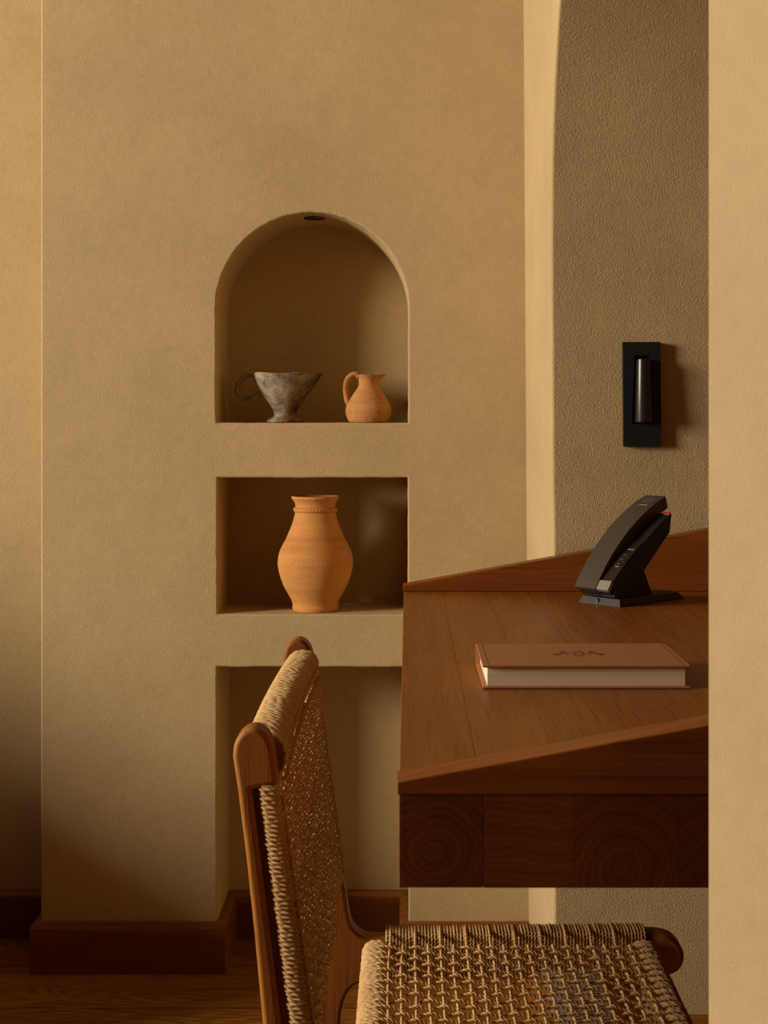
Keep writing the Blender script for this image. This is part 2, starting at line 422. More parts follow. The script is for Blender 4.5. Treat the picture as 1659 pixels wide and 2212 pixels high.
for loop in (outer, h1, h2):
    for i in range(len(loop)):
        a, b = loop[i], loop[(i + 1) % len(loop)]
        e = bm.edges.get((a, b)) or bm.edges.new((a, b)); es.append(e)
bmesh.ops.triangle_fill(bm, edges=es, use_beauty=True)
# rounded left corner of the pier and its side
prev = [outer[0], outer[1]]
for a in (R(30), R(60), R(90)):
    x = PL + BEV * (1 - math.sin(a)); y = DA + BEV * (1 - math.cos(a))
    cur = [bm.verts.new((x, y, CEIL)), bm.verts.new((x, y, 0))]; bm.faces.new((prev[0], prev[1], cur[1], cur[0])); prev = cur
cur = [bm.verts.new((PL, DN, CEIL)), bm.verts.new((PL, DN, 0))]; bm.faces.new((prev[0], prev[1], cur[1], cur[0]))
o = struct(bobj('wall_back', bm, M['plaster'], None, 35))
for p in o.data.polygons:
    if abs(p.normal.y) > .995: p.use_smooth = False
o['label'] = 'ochre plaster pier wall with an arched niche above two square ones'
# wall beside the pier
bm = bmesh.new(); box_bm(bm, ROOM_X0, PL, DN, DN + .12, 0, CEIL); o = struct(bobj('wall_recess', bm, M['plaster']))
# alcove wall (nearer), leaning forward to a vault, and its lit return
prof = [(0.0, 2.222), (.28, 2.222), (.55, 2.224), (.81, 2.231), (.93, 2.246), (1.05, 2.252), (1.16, 2.258), (1.25, 2.262), (1.34, 2.263), (1.42, 2.254), (1.50, 2.232), (1.57, 2.196), (1.62, 2.158), (1.66, 2.115), (1.72, 2.03), (1.78, 1.92), (1.84, 1.76), (1.89, 1.55), (1.92, 1.3), (1.93, .95)]
prof = [tuple(p) for p in spline(prof, 5)]
XE = .2267
bm = bmesh.new(); L = []
for z, y in prof:
    L.append([bm.verts.new((XE, y + .004, z)), bm.verts.new((XE + .0012, y + .0012, z)), bm.verts.new((XE + .004, y, z)), bm.verts.new((XR, y, z))])
for a, b in zip(L, L[1:]):
    for k in range(3): bm.faces.new((a[k], a[k + 1], b[k + 1], b[k]))
struct(bobj('wall_alcove', bm, M['plaster_coarse'], None, 60))
bm = bmesh.new(); prev = None
for z, y in prof:
    cur = [bm.verts.new((corner_x(z), DA, z)), bm.verts.new((XE, y + .004, z))]
    if prev: bm.faces.new((prev[0], prev[1], cur[1], cur[0]))
    prev = cur
cur = [bm.verts.new((corner_x(CEIL), DA, CEIL)), bm.verts.new((XE, .95, CEIL))]; bm.faces.new((prev[0], prev[1], cur[1], cur[0]))
struct(bobj('wall_return', bm, M['plaster_smooth'], None, 60))
# near pier on the right
struct(prism('wall_pier', [(.1992, .95), (XR + .1, .41), (XR + .1, .95)], 'Z', 0, CEIL, M['plaster_smooth'], smooth=None))
struct(box('wall_right', XR, XR + .1, -3.0, DN + .1, 0, CEIL, M['panelling']))
struct(box('wall_front', ROOM_X0, XR + .1, -3.1, -3.0, 0, CEIL, M['panelling']))
bm = bmesh.new()
for y0, y1, z0, z1 in ((-3.0, WIN_Y0, 0, CEIL), (WIN_Y1, DN, 0, CEIL), (WIN_Y0, WIN_Y1, 0, WIN_Z0), (WIN_Y0, WIN_Y1, WIN_Z1, CEIL)):
    box_bm(bm, ROOM_X0 - .15, ROOM_X0, y0, y1, z0, z1)
struct(bobj('wall_left', bm, M['panelling']))
bm = bmesh.new()
for y0, y1, z0, z1 in ((WIN_Y0, WIN_Y0 + .03, WIN_Z0, WIN_Z1), (WIN_Y1 - .03, WIN_Y1, WIN_Z0, WIN_Z1), (WIN_Y0 + .03, WIN_Y1 - .03, WIN_Z0, WIN_Z0 + .03), (WIN_Y0 + .03, WIN_Y1 - .03, WIN_Z1 - .03, WIN_Z1)):
    box_bm(bm, ROOM_X0 - .05, ROOM_X0 - .01, y0, y1, z0, z1)
struct(bobj('window_1', bm, M['white_paint']))
struct(box('floor', ROOM_X0 - .15, XR + .1, -3.1, DN + .12, -.06, 0, M['floor']))
struct(box('ceiling', ROOM_X0 - .15, XR + .1, -3.1, DN + .12, CEIL, CEIL + .06, M['panelling']))
struct(prism('unseen_shadow_blocker', [(-3.2, 0), (-.86, 0), (-.86, .40), (-1.13, .575), (-1.38, .72), (-1.60, .84), (-1.72, .92), (-3.2, .92)], 'Y', 2.16, 2.23, M['panelling'], None, .004))  # added slab outside the left frame edge, sloped to shade the lower-left wall

# baseboards: profile with a chamfered top, run along the walls with mitred corners
BH, BT = .0909, .016
def baseboard(name, path):
    """path: plan points along the wall foot, board stands to the right of the walking direction"""
    P = [Vector(p) for p in path]; offs = []
    for i, p in enumerate(P):
        ns = []
        if i > 0: d = (P[i] - P[i - 1]).normalized(); ns.append(Vector((d.y, -d.x)))
        if i < len(P) - 1: d = (P[i + 1] - P[i]).normalized(); ns.append(Vector((d.y, -d.x)))
        if len(ns) == 1: offs.append(ns[0])
        else: b = ns[0] + ns[1]; offs.append(b * (2 / b.length_squared))
    sec = [(0, 0), (BT, 0), (BT, BH - .009), (BT - .004, BH - .0025), (BT - .008, BH), (0, BH)]
    bm = bmesh.new(); rows = []
    for p, n in zip(P, offs): rows.append([bm.verts.new((p.x + n.x * s, p.y + n.y * s, z + .0005)) for s, z in sec])
    for a, b in zip(rows, rows[1:]):
        for k in range(6): bm.faces.new((a[k], a[(k + 1) % 6], b[(k + 1) % 6], b[k]))
    bm.faces.new(rows[0]); bm.faces.new(rows[-1][::-1])
    return struct(bobj(name, bm, M['baseboard'], None, 30))
EPS = .0006
baseboard('baseboard_recess', [(ROOM_X0, DN - EPS), (PL - BT, DN - EPS)])
baseboard('baseboard_pier', [(PL - EPS, DN - BT), (PL - EPS, DA - EPS), (n3x0 + EPS, DA - EPS), (n3x0 + EPS, DN - BT)])
baseboard('baseboard_niche', [(n3x0 + .001, DN - EPS), (n3x1 - .001, DN - EPS)])
baseboard('baseboard_right', [(n3x1 - EPS, DN - BT), (n3x1 - EPS, DA - EPS), (corner_x(0) - EPS, DA - EPS), (XE - EPS, 2.222 - EPS), (XR - .001, 2.222 - EPS)])

# ------------------------------------------------------------------ desk
DY0, DY1, DZ, DX0 = .9975, 2.19, .75, -.0062
desk = thing('wall_desk', 'thick teak writing desk with raised sloping sides between plaster walls', 'desk', (0, 0, 0))
bounds = [DX0, .0528, .1155, .188, .252, .322, .39, .462, .53, XR - .001]
piths = [(.0165, .711, -.07), (.09, .50, .06), (.150, .698, .02), (.245, .66, -.03), (.28, .83, .02), (.36, .69, -.02), (.42, .60, .01), (.5, .72, -.02), (.58, .66, .02)]
bm = bmesh.new(); lay = bm.verts.layers.float_vector.new('pith')
for i in range(len(bounds) - 1):
    before = set(bm.verts)
    box_bm(bm, bounds[i] + .00002, bounds[i + 1] - .00002, DY0, DY1 + .03, .6856, DZ, .0003 if 0 < i else .0009, 2)
    for v in bm.verts:
        if v not in before: v[lay] = Vector(piths[i])
wt = bobj('worktop', bm, M['desk_top'], desk, 40); wt.data.materials.append(M['desk_end'])
for p in wt.data.polygons:
    if abs(p.normal.y) > .9: p.material_index = 1
for y0, y1 in ((DY0 - .0008, DY0 + .031), (DY1, DY1 + .03)):
    s = .1838; x1 = XR - .001
    prism('side_board', [(DX0 - .0012, DZ + .0002), (x1, DZ + .0002), (x1, .7595 + (x1 - DX0) * s), (DX0 - .0012, .7595)], 'Y', y0, y1, M['desk_side'], desk, .0018)

# ------------------------------------------------------------------ chair
chair = thing('woven_chair', 'teak chair with woven paper cord seat and back pulled up to the desk', 'chair', (.08, 1.42, 0))
CO = Vector((.08, 1.42, 0))
class Off:      # chair geometry is laid out in room coordinates, stored relative to the chair's base
    pass
def rebase(o):
    for v in o.data.vertices: v.co -= CO
    return o
YN0, YN1, YF0, YF1 = 1.170, 1.199, 1.648, 1.677
def xb(z): return -.105 + (.71 - z) * .132          # sitter's face of the back
kp = 1.17 / FPX
def cp(px, py): return ((px - VX) * kp, EYE - (py - VY) * kp)
top = [cp(598, 1686), cp(594, 1650), cp(589, 1618), cp(581, 1597), cp(568, 1581), cp(550, 1573.5), cp(531, 1577), cp(515, 1590), cp(505, 1610), cp(502, 1635)]
right_low = [(-.0715, .4700), (-.0690, .448), (-.0635, .428), (-.050, .4165), (-.035, .4147), (-.015, .4148), (.02, .4153), (.08, .4163), (.15, .4178), (.21, .4192), (.25, .4200), (.275, .4205), (.290, .4200), (.303, .4165), (.3125, .4085), (.3175, .397), (.316, .385), (.3085, .3765), (.297, .3725), (.285, .3715)]
under = [(.10, .3675), (-.020, .3668), (-.035, .3664), (-.048, .3656), (-.0565, .3635), (-.0630, .3600), (-.0680, .3550), (-.0715, .3490), (-.0740, .3420), (-.0765, .3310), (-.0785, .315), (-.084, .25), (-.100, .12), (-.112, .001), (-.150, .001), (-.136, .12), (-.120, .25), (-.1095, .36), (-.1065, .42), (-.1110, .455)]
slot_low = (-.1000, .487); slot_top = cp(555, 1704)
left = [cp(566, 2205), cp(548, 2010), cp(531, 1850), cp(512, 1700)]
outline = left + [cp(502, 1636)] + [tuple(p) for p in spline(top[::-1], 3)][1:] + [cp(597, 1694), cp(590, 1698), cp(570, 1702), slot_top, cp(543, 1708), (-.1008, .495), (-.0975, .484), (-.0800, .4835), (-.0745, .4800)] + [tuple(p) for p in spline(right_low, 3)] + under
kin = []
for nm, y0, y1 in (('side_frame', YN0, YN1), ('side_frame', YF0, YF1)):
    kin.append(rebase(round_prism(nm, outline, y0, y1, .0045, M['chair_wood'], chair)))
for y0, y1 in ((YN0, YN1), (YF0, YF1)):
    kin.append(rebase(prism('front_leg', [(.205, .3705), (.268, .3705), (.272, .25), (.285, .001), (.257, .001), (.232, .25), (.216, .33)], 'Y', y0 + .0005, y1 - .0005, M['chair_wood'], chair, .003, 2)))
RC = .00185
for y0, y1 in ((YN0, YN1), (YF0, YF1)):      # the inner stile the cord is wound on, set back inside the slot
    kin.append(rebase(prism('stile', [(xb(z) + dx, z) for z, dx in ((.482, -.026), (.60, -.0262), (.7125, -.0235), (.7125, -.004), (.482, -.004))], 'Y', y0 + .009, y1 - .006, M['chair_wood'], chair)))
def rrect(cx, cz, w, h, rad, n=5):
    pts = []
    for q, (sx, sz) in enumerate(((1, 1), (-1, 1), (-1, -1), (1, -1))):
        for k in range(n + 1):
            a = R(90 * q + 90 * k / n); pts.append((cx + sx * (w / 2 - rad) + rad * math.cos(a), cz + sz * (h / 2 - rad) + rad * math.sin(a)))
    return pts
def wrap_y(name, y0, y1, x0, x1, z0, z1, rad, shift=lambda y: (0, 0)):
    """cord wound round a rail running along Y; the rail itself is the core"""
    cd = Cords(); n = int((y1 - y0) / (2 * RC * 1.0))
    base = rrect((x0 + x1) / 2, (z0 + z1) / 2, x1 - x0 - 2 * RC, z1 - z0 - 2 * RC, rad)
    rows = []
    for k in range(17):
        y = y0 + (y1 - y0) * k / 16; sx, sz = shift(y)
        rows.append([(x + sx, y, z + sz) for x, z in base])
    m = len(base); V = [p for r_ in rows for p in r_]; F = [(i * m + k, i * m + (k + 1) % m, (i + 1) * m + (k + 1) % m, (i + 1) * m + k) for i in range(16) for k in range(m)]
    F += [tuple(range(m)), tuple(16 * m + k for k in range(m))[::-1]]; cd.add(V, F)
    for i in range(n):
        y = y0 + (i + .5) * (y1 - y0) / n; sx, sz = shift(y); ta = random.gauss(0, .0006); jt = random.gauss(0, .00025)
        cd.cord([(x + sx + jt * .6, y + ta * (x - (x0 + x1) / 2) / .02, z + sz + jt) for x, z in base], RC, .015, .0022, True)
    return rebase(cd.build(name, M['rope'], chair))
def wrap_x(name, x0, x1, y0, y1, z0, z1, rad, slope=0):
    cd = Cords(); n = int((x1 - x0) / (2 * RC))
    base = rrect((y0 + y1) / 2, (z0 + z1) / 2, y1 - y0, z1 - z0, rad)
    for i in range(n):
        x = x0 + (i + .5) * (x1 - x0) / n; jt = random.gauss(0, .00025)
        cd.cord([(x, y + jt, z + jt + slope * (x - x0)) for y, z in base], RC, .009, .0022, True)
    return rebase(cd.build(name, M['rope'], chair))
def wrap_stile(name, y0, y1, fx=0):
    cd = Cords(); z0, z1 = .488, .7112 + 3 * fx; n = int((z1 - z0) / (2 * RC)); wd = .0178 + fx
    base = rrect(0, 0, wd - 2 * RC, y1 - y0 - .001, .004)
    m = len(base); V = []; F = []
    for k in range(9):
        z = z0 - .004 + (z1 + .006 - z0) * k / 8
        V += [(xb(z) + fx - wd / 2 + x, (y0 + y1) / 2 + y, z) for x, y in base]
    F = [(i * m + k, i * m + (k + 1) % m, (i + 1) * m + (k + 1) % m, (i + 1) * m + k) for i in range(8) for k in range(m)]; cd.add(V, F)
    for i in range(n):
        z = z0 + (i + .5) * (z1 - z0) / n; jt = random.gauss(0, .0003); tl = random.gauss(.03, .02)
        cd.cord([(xb(z) + fx - wd / 2 + x + jt, (y0 + y1) / 2 + y, z + tl * x + tl * y * .5) for x, y in base], RC, .016, .0020, True)
    return rebase(cd.build(name, M['rope'], chair))
kin.append(wrap_stile('stile_wrap', YN0, YN1)); kin.append(wrap_stile('stile_wrap', YF0, YF1, .0028))
# top rail, thick and rounded, slightly bowed backwards
bow = lambda y: (-.004 * (1 - ((y - 1.4235) / .225) ** 2), 0)
kin.append(wrap_y('top_rail_wrap', YN1, YF0, -.1385, -.1015, .7105, .7485, .014, bow))
kin.append(wrap_y('rear_rail_wrap', YN1, YF0 - .004, -.0530, -.0180, .3860, .4165, .013))
kin.append(wrap_y('front_rail_wrap', YN1, YF0 - .004, .2520, .2865, .3860, .4165, .013))
kin.append(wrap_x('side_rail_wrap', -.026, .274, YN0 - .001, YN1 + .001, .3665, .4205, .006, .012))
kin.append(wrap_x('side_rail_wrap', -.026, .274, YF0 - .001, YF1 + .001, .3665, .4205, .006, .012))
# seat weave
cd = Cords(); A = .0021; SZ = .4145
ys = np.arange(1.2075, 1.6365, .01655); xs_ = np.arange(-.0195, .2545, .01425)
def wob(n, a): return np.interp(np.arange(n), np.linspace(0, n, 6), rng.normal(0, a, 6))
for j, y in enumerate(ys):
    xx = np.arange(-.045, .281, .0012); ph = (xx - xs_[0]) / .01425
    z = SZ - A * np.cos(np.pi * (ph + j)); edge = (xx < -.022) | (xx > .2575)
    z = np.where(edge, .4165 + .0002, z)
    z = np.where(xx < -.034, .4165 - (-.034 - xx) * .8, z); z = np.where(xx > .270, .4165 - (xx - .270) * .8, z)
    z = np.convolve(np.pad(z, 3, 'edge'), np.ones(7) / 7, 'valid')
    yy = y + wob(len(xx), .0008)
    cd.cord(np.stack([xx, yy, z], 1), RC, .0095, .0017)
for i, x in enumerate(xs_):
    yy = np.arange(1.172, 1.6765, .0012); ph = (yy - ys[0]) / .01655
    z = SZ + A * np.cos(np.pi * (ph + i)); s = .0 + (x + .026) * .012
    over = .4211 + s
    e = np.clip((yy - 1.634) / .014, 0, 1); e2 = np.clip((1.213 - yy) / .014, 0, 1); e = np.maximum(e, e2); e = e * e * (3 - 2 * e)
    if i % 2 == 0:
        z = z * (1 - e) + over * e
        end = np.clip((yy - 1.672) / .005, 0, 1); z -= end * .004
        end = np.clip((1.177 - yy) / .005, 0, 1); z -= end * .004
    else:
        keep = (yy > 1.205) & (yy < 1.643); yy, z, e = yy[keep], z[keep], e[keep]; z = z - e * .012
    xx = x + wob(len(yy), .0011)
    cd.cord(np.stack([xx, yy, z], 1), RC * 1.02, .0095, .0017)
kin.append(rebase(cd.build('seat_weave', M['rope'], chair)))
# back weave: cords across between the stiles, cords down from the top rail
cd = Cords(); zs = np.arange(.4915, .706, .0060); yb = np.arange(1.206, 1.643, .0142); Ab = .0016
for j, z0 in enumerate(zs):
    yy = np.arange(YN0 + .012, YF1 - .012, .0012); ph = (yy - yb[0]) / .0142
    x = xb(z0) - .0010 + Ab * np.cos(np.pi * (ph + j)); e = np.clip(np.maximum((1.203 - yy) / .008, (yy - 1.646) / .008), 0, 1)
    x = x * (1 - e) + (xb(z0) + .0006) * e
    z = z0 + wob(len(yy), .0009)
    cd.cord(np.stack([x, yy, z], 1), RC * .92, .009, .0018)
for i, y0 in enumerate(yb):
    zz = np.arange(.488, .722, .0012); ph = (zz - zs[0]) / .0060
    x = np.array([xb(z) for z in zz]) - .0006 - (Ab * 1.25) * np.cos(np.pi * (ph + i)); e = np.clip((zz - .706) / .01, 0, 1)
    x = x * (1 - e) + (-.1010 + bow(y0)[0] + .0008) * e
    yy = y0 + wob(len(zz), .0010)
    cd.cord(np.stack([x, yy, zz], 1), RC * 1.0, .009, .0018)
kin.append(rebase(cd.build('back_weave', M['rope'], chair)))
# printed label stuck under the seat, seen through the weave
bm = bmesh.new(); box_bm(bm, .1465, .2100, 1.38, 1.576, .4075, .4080)
lab = rebase(bobj('care_label', bm, M['label'], chair)); lab['label'] = 'white printed label under the seat'
bm = bmesh.new()
for r_ in range(28):
    y = 1.568 - r_ * .0065; x = .165
    while x < .209:
        wl = random.uniform(.0015, .0045)
        if random.random() < .6: box_bm(bm, x, min(x + wl, .211), y - .0011, y + .0011, .4079, .4083)
        x += wl + .0009
ink = rebase(bobj('printed_text', bm, M['ink'], lab))

# ------------------------------------------------------------------ niche pottery
kv = 2.692 / FPX
vase_rz = [(46.5, 0), (48, 2), (49.5, 7), (49, 13), (49.6, 17), (52, 24), (58.5, 36), (64, 46), (69.5, 57), (76, 76), (79.6, 92), (80.8, 103), (79.6, 116), (76.5, 129), (71, 141), (64.5, 153), (58.5, 167), (53, 180), (48.5, 193), (45.2, 206), (43.8, 214), (43.6, 226), (44.3, 230), (46.5, 235), (50.3, 240), (51.8, 242.5), (51.9, 245), (50.8, 246.6), (48.5, 246.2), (45, 241), (42, 234), (40.5, 225), (41, 205), (50, 178), (70, 140), (74, 100)]
VX0, VY0 = (681.5 - VX) * kv, 2.690
vase = thing('terracotta_vase', 'tall terracotta vase with a roped neck standing in the square niche', 'vase', (VX0, VY0, n2z0 + .0006))
sp_ = spline([(a, b) for a, b in vase_rz], 4)
def wobble(a1, a2):
    p = random.random() * 6
    return lambda v: np.array((v[0] * (1 + a1 * math.sin(math.atan2(v[1], v[0]) * 2 + p + v[2] * 20)), v[1] * (1 + a2 * math.sin(math.atan2(v[1], v[0]) * 3 + p)), v[2]))
Vv, Fv = lathe([(r_ * kv, z * kv) for r_, z in sp_], 112, wobble(.008, .006))
link('body', Vv, Fv, M['vase'], vase, True)
# roped band round the neck
path = [(44.6 * kv * math.cos(a), 44.6 * kv * math.sin(a), 217.5 * kv) for a in np.linspace(0, 2 * math.pi, 168, endpoint=False)]
Vb, Fb = [], []
P, T, N, B = frames(path, True); sd = 10
for i in range(168):
    for k in range(sd):
        a = 2 * math.pi * k / sd; notch = 1 - .34 * max(0, math.cos(2 * math.pi * (i / 168 * 42) + a * .9)) ** 3
        Vb.append(P[i] + notch * (.0030 * math.cos(a) * N[i] * 1.5 + .0026 * math.sin(a) * B[i]))
Fb = [(i * sd + k, i * sd + (k + 1) % sd, ((i + 1) % 168) * sd + (k + 1) % sd, ((i + 1) % 168) * sd + k) for i in range(168) for k in range(sd)]
link('neck_band', Vb, Fb, M['vase'], vase, True)

kj = 2.70 / FPX
jug = thing('clay_jug', 'small pitted terracotta jug with pinched spout in the arched niche', 'jug', ((796 - VX) * kj, 2.700, n1z0 + .0006))
jug_rz = [(40, 0), (43, 3), (47, 11), (49.6, 22), (49.2, 30), (46, 40), (40.5, 50), (34, 60), (28, 68), (23.5, 75), (21.3, 81), (21.2, 86), (22, 92), (23.6, 98), (24.4, 101), (23.6, 102.4), (21.8, 101), (20, 92), (19, 82), (24, 70), (38, 45)]
def jug_def(v):
    a = math.atan2(v[1], v[0]); z = v[2] / kj; r_ = math.hypot(v[0], v[1])
    k = max(0, min(1, (z - 84) / 16)) * math.exp(-(a / .38) ** 2)
    return np.array((v[0] * (1 + .55 * k), v[1] * (1 - .35 * k), v[2] + .0025 * k))
Vj, Fj = lathe([(r_ * kj, z * kj) for r_, z in (tuple(q) for q in spline(jug_rz, 4))], 96, jug_def)
link('body', Vj, Fj, M['jug'], jug, True)
hp = [(-20, 98), (-27, 104), (-35, 102), (-43.5, 95), (-48.5, 84), (-49.5, 72), (-48, 58), (-45, 44), (-41, 40)]
path = spline([np.array((x, -4 + .05 * x * 0, z)) * kj for x, z in hp], 6)
Vh, Fh = sweep(path, .0052, 12, False, 1.35); link('handle', Vh, Fh, M['jug'], jug, True)

cup = thing('footed_cup', 'smoke-grey clay footed cup with a loop handle and pouring lip in the arched niche', 'cup', ((616 - VX) * kj, 2.702, n1z0 + .0006))
cup_rz = [(39, 0), (40.5, 2), (39, 5), (33, 9), (26.5, 13), (24.5, 18), (25.5, 24), (31, 34), (40, 47), (48, 58), (55, 69), (61, 80), (66.5, 92), (69.5, 101), (70.5, 105), (69, 106.2), (66.5, 104), (62, 92), (54, 76), (40, 56), (28, 42)]
def cup_def(v):
    a = math.atan2(v[1], v[0]); z = v[2] / kj; t = max(0, min(1, (z - 40) / 65))
    k = t ** 1.5 * math.exp(-(a / .42) ** 2)
    x, y = v[0] * (1 + .14 * k + .02 * t * math.sin(3 * a)), v[1] * (1 - .18 * k + .03 * t * math.sin(2 * a + 1))
    dz = t * (.0024 * math.exp(-((a - .9) / .5) ** 2) + .002 * math.sin(a * 5 + 1) * .35 - .0012 * math.exp(-((a + 1.5) / .6) ** 2) + .0016 * math.exp(-((abs(a) - 3.14) / .4) ** 2))
    return np.array((x, y, v[2] + dz))
Vc, Fc = lathe([(r_ * kj, z * kj) for r_, z in (tuple(q) for q in spline(cup_rz, 4))], 112, cup_def)
link('bowl', Vc, Fc, M['cup'], cup, True)
hp = [(-62, 103), (-74, 105), (-85, 100), (-97, 89), (-104, 76), (-102.5, 63), (-93, 54), (-80, 50.5), (-67, 54), (-56, 61), (-45, 66)]
path = spline([np.array((x, 0, z)) * kj for x, z in hp], 6)
rad = [.0062 - .0016 * math.sin(math.pi * i / (len(path) - 1)) for i in range(len(path))]
Vh, Fh = sweep(path, rad, 12, False, 1.3); link('handle', Vh, Fh, M['cup'], cup, True)

# recessed spotlight in the crown of the arch
sz = wz(666) + (n1x1 - n1x0) / 2; sxm = (n1x0 + n1x1) / 2
spot = thing('recessed_spotlight', 'small black unlit downlight set into the crown of the arched niche', 'light', (sxm, 2.706, sz))
Vs, Fs = lathe([(.0165, -.0026), (.0195, -.0026), (.0200, -.0018), (.0200, .004), (.0165, .004), (.0165, -.0026)], 64); link('trim_ring', Vs, Fs[:-1], M['lamp_black'], spot, True)
Vs, Fs = lathe([(.0164, -.0022), (.012, -.0008), (.006, .0006), (.0005, .001)], 40); link('lens', Vs, Fs[:-1], M['bulb'], spot, True)

# ------------------------------------------------------------------ reading lamp on the alcove wall
LXc, LZc = .3660, 1.0520
lamp = thing('wall_reading_light', 'black rectangular wall light with a tapered tube in its slot', 'lamp', (LXc, 2.2515, LZc))
lamp.rotation_euler = (R(-2.6), 0, 0)
# local: x right, y towards the wall, z up.  plate front at y = -.016
PWx, PHz = .02925, .0816
def px(v): return (v - 1387.5) * 2.236 / FPX
def pz(v): return -(v - 852) * 2.236 / FPX
slot = [(px(1371), pz(768)), (px(1405), pz(768)), (px(1410.5), pz(917)), (px(1364), pz(917))]
bm = bmesh.new()
fo = [bm.verts.new((x, -.0105, z)) for x, z in ((-PWx, PHz), (PWx, PHz), (PWx, -PHz), (-PWx, -PHz))]
bo = [bm.verts.new((v.co.x, .007, v.co.z)) for v in fo]
fi = [bm.verts.new((x, -.0105, z)) for x, z in slot]; bi = [bm.verts.new((x, -.0020, z)) for x, z in slot]
for i in range(4):
    j = (i + 1) % 4
    bm.faces.new((fo[i], fo[j], fi[j], fi[i])); bm.faces.new((fo[i], bo[i], bo[j], fo[j])); bm.faces.new((fi[i], fi[j], bi[j], bi[i]))
bm.faces.new(bi); bm.faces.new(bo)
bobj('back_plate', bm, M['lamp_black'], lamp)
zt, zb_ = pz(777), pz(914); rt, rb = (1403.5 - 1374) / 2 * 2.225 / FPX, (1409 - 1370) / 2 * 2.225 / FPX; xc = px(1389)
Vt, Ft = lathe([(rb - .0016, zb_ + .004), (rb - .0012, zb_ + .0002), (rb - .0004, zb_), (rb, zb_ + .0012), (rt, zt - .001), (rt - .001, zt), (.0005, zt)], 64)
link('lamp_tube', [v + np.array((xc, -.0170, 0)) for v in Vt], Ft, M['lamp_metal'], lamp, True).data.set_sharp_from_angle(angle=R(40))

# ------------------------------------------------------------------ book
bk = thing('hardcover_book', 'closed tan hardcover book with a gilt floral stamp lying on the desk', 'book', (.1735, 1.4615, DZ + .0004))
bw, bd, bh = .1010, .0700, .0230
bm = bmesh.new()
box_bm(bm, -bw, bw, -bd, bd - .003, 0, .0022, .0009)
box_bm(bm, -bw, bw, -bd, bd - .003, bh - .0024, bh, .0009)
prism_bm(bm, [(bd - .0045, .0002), (bd - .001, .001), (bd + .001, bh * .3), (bd + .0015, bh / 2), (bd + .001, bh * .7), (bd - .001, bh - .001), (bd - .0045, bh - .0002), (bd - .0045, bh - .0022), (bd - .002, bh * .5), (bd - .0045, .0022)], 'X', -bw, bw)
bobj('cover', bm, M['leather'], bk, 40)
prism('page_block', [(-bd + .0035, .0024), (bd - .004, .0024), (bd - .004, bh - .0026), (-bd + .0035, bh - .0026)], 'X', -bw + .0045, bw - .0045, M['pages'], bk, .0006)
# gilt flower and scroll stamp on the cover
bm = bmesh.new()
def leaf(x, y, ang, ln, wd):
    pts = []
    for k in range(12):
        a = 2 * math.pi * k / 12; u, v_ = ln * math.cos(a), wd * math.sin(a) * (1 - .4 * math.cos(a))
        pts.append(bm.verts.new((x + u * math.cos(ang) - v_ * math.sin(ang), y + u * math.sin(ang) + v_ * math.cos(ang), bh + .00015)))
    bm.faces.new(pts)
for k in range(10):
    a = 2 * math.pi * k / 10; q = random.uniform(.75, 1.15); leaf(.0075 * q * math.cos(a), .0165 * q * math.sin(a), a + random.uniform(-.9, .9), .0027 * random.uniform(.6, 1.2), .0013)
    leaf(.0040 * math.cos(a + .3), .0085 * math.sin(a + .3), a + random.uniform(-1.4, 1.4), .0018, .0009)
for sx in (-1, 1):
    prevp = None
    for q in range(12):
        t = q / 11; x = sx * (.011 + .0145 * t); y = .0090 * math.sin(t * 6.0) * (1 - .4 * t)
        leaf(x, y, math.atan2(.03 * math.cos(t * 6), sx * .0145), .0019, .0006)
        if q % 2 == 0:
            leaf(x, y + .0066 * (1 - .5 * t), R(60) * sx, .0032 * (1.1 - .5 * t), .0011); leaf(x + .0006 * sx, y - .0066 * (1 - .5 * t), R(-60) * sx, .0032 * (1.1 - .5 * t), .0011)
st = bobj('floral_stamp', bm, M['gilt'], bk)
for p in st.data.polygons:
    pass
# pressed groove lines near the cover ends
for x in (-bw + .006, bw - .006):
    bm = bmesh.new(); box_bm(bm, x - .0003, x + .0003, -bd + .002, bd - .006, bh - .0003, bh + .0001); bobj('cover_groove', bm, M['gilt'], bk)

# ------------------------------------------------------------------ telephone
ph = thing('desk_telephone', 'black slanted telephone with curved grey handset standing on the desk', 'telephone', (.2956, 2.005, DZ + .0003), R(43))
W0, W1 = .004, .065; HS = .0268
c0, c1 = np.array((-.0206, .025)), np.array((.1425, .1490)); sag = .0165
ch = c1 - c0; nrm = np.array((-ch[1], ch[0])) / np.linalg.norm(ch)
def arc(t, off=0):
    p = c0 + ch * t + nrm * 4 * sag * t * (1 - t)
    d = ch + nrm * 4 * sag * (1 - 2 * t); d /= np.linalg.norm(d); n = np.array((-d[1], d[0]))
    return p + n * off
ts = np.linspace(0, 1, 25)
def slab(name, lo, hi, w0, w1, mat, t0=0, t1=1, bev=.0016, par=ph):
    tt = np.linspace(t0, t1, 25)
    up = [tuple(arc(t, hi(t) if callable(hi) else hi)) for t in tt]; dn = [tuple(arc(t, lo(t) if callable(lo) else lo)) for t in tt]
    return prism(name, up + dn[::-1], 'Y', w0, w1, mat, par, bev, 2)
hand = slab('handset', lambda t: -.0060 - .0125 * min(1, t * 4), 0, HS, W1, M['handset_grey'], 0, 1, .0018)
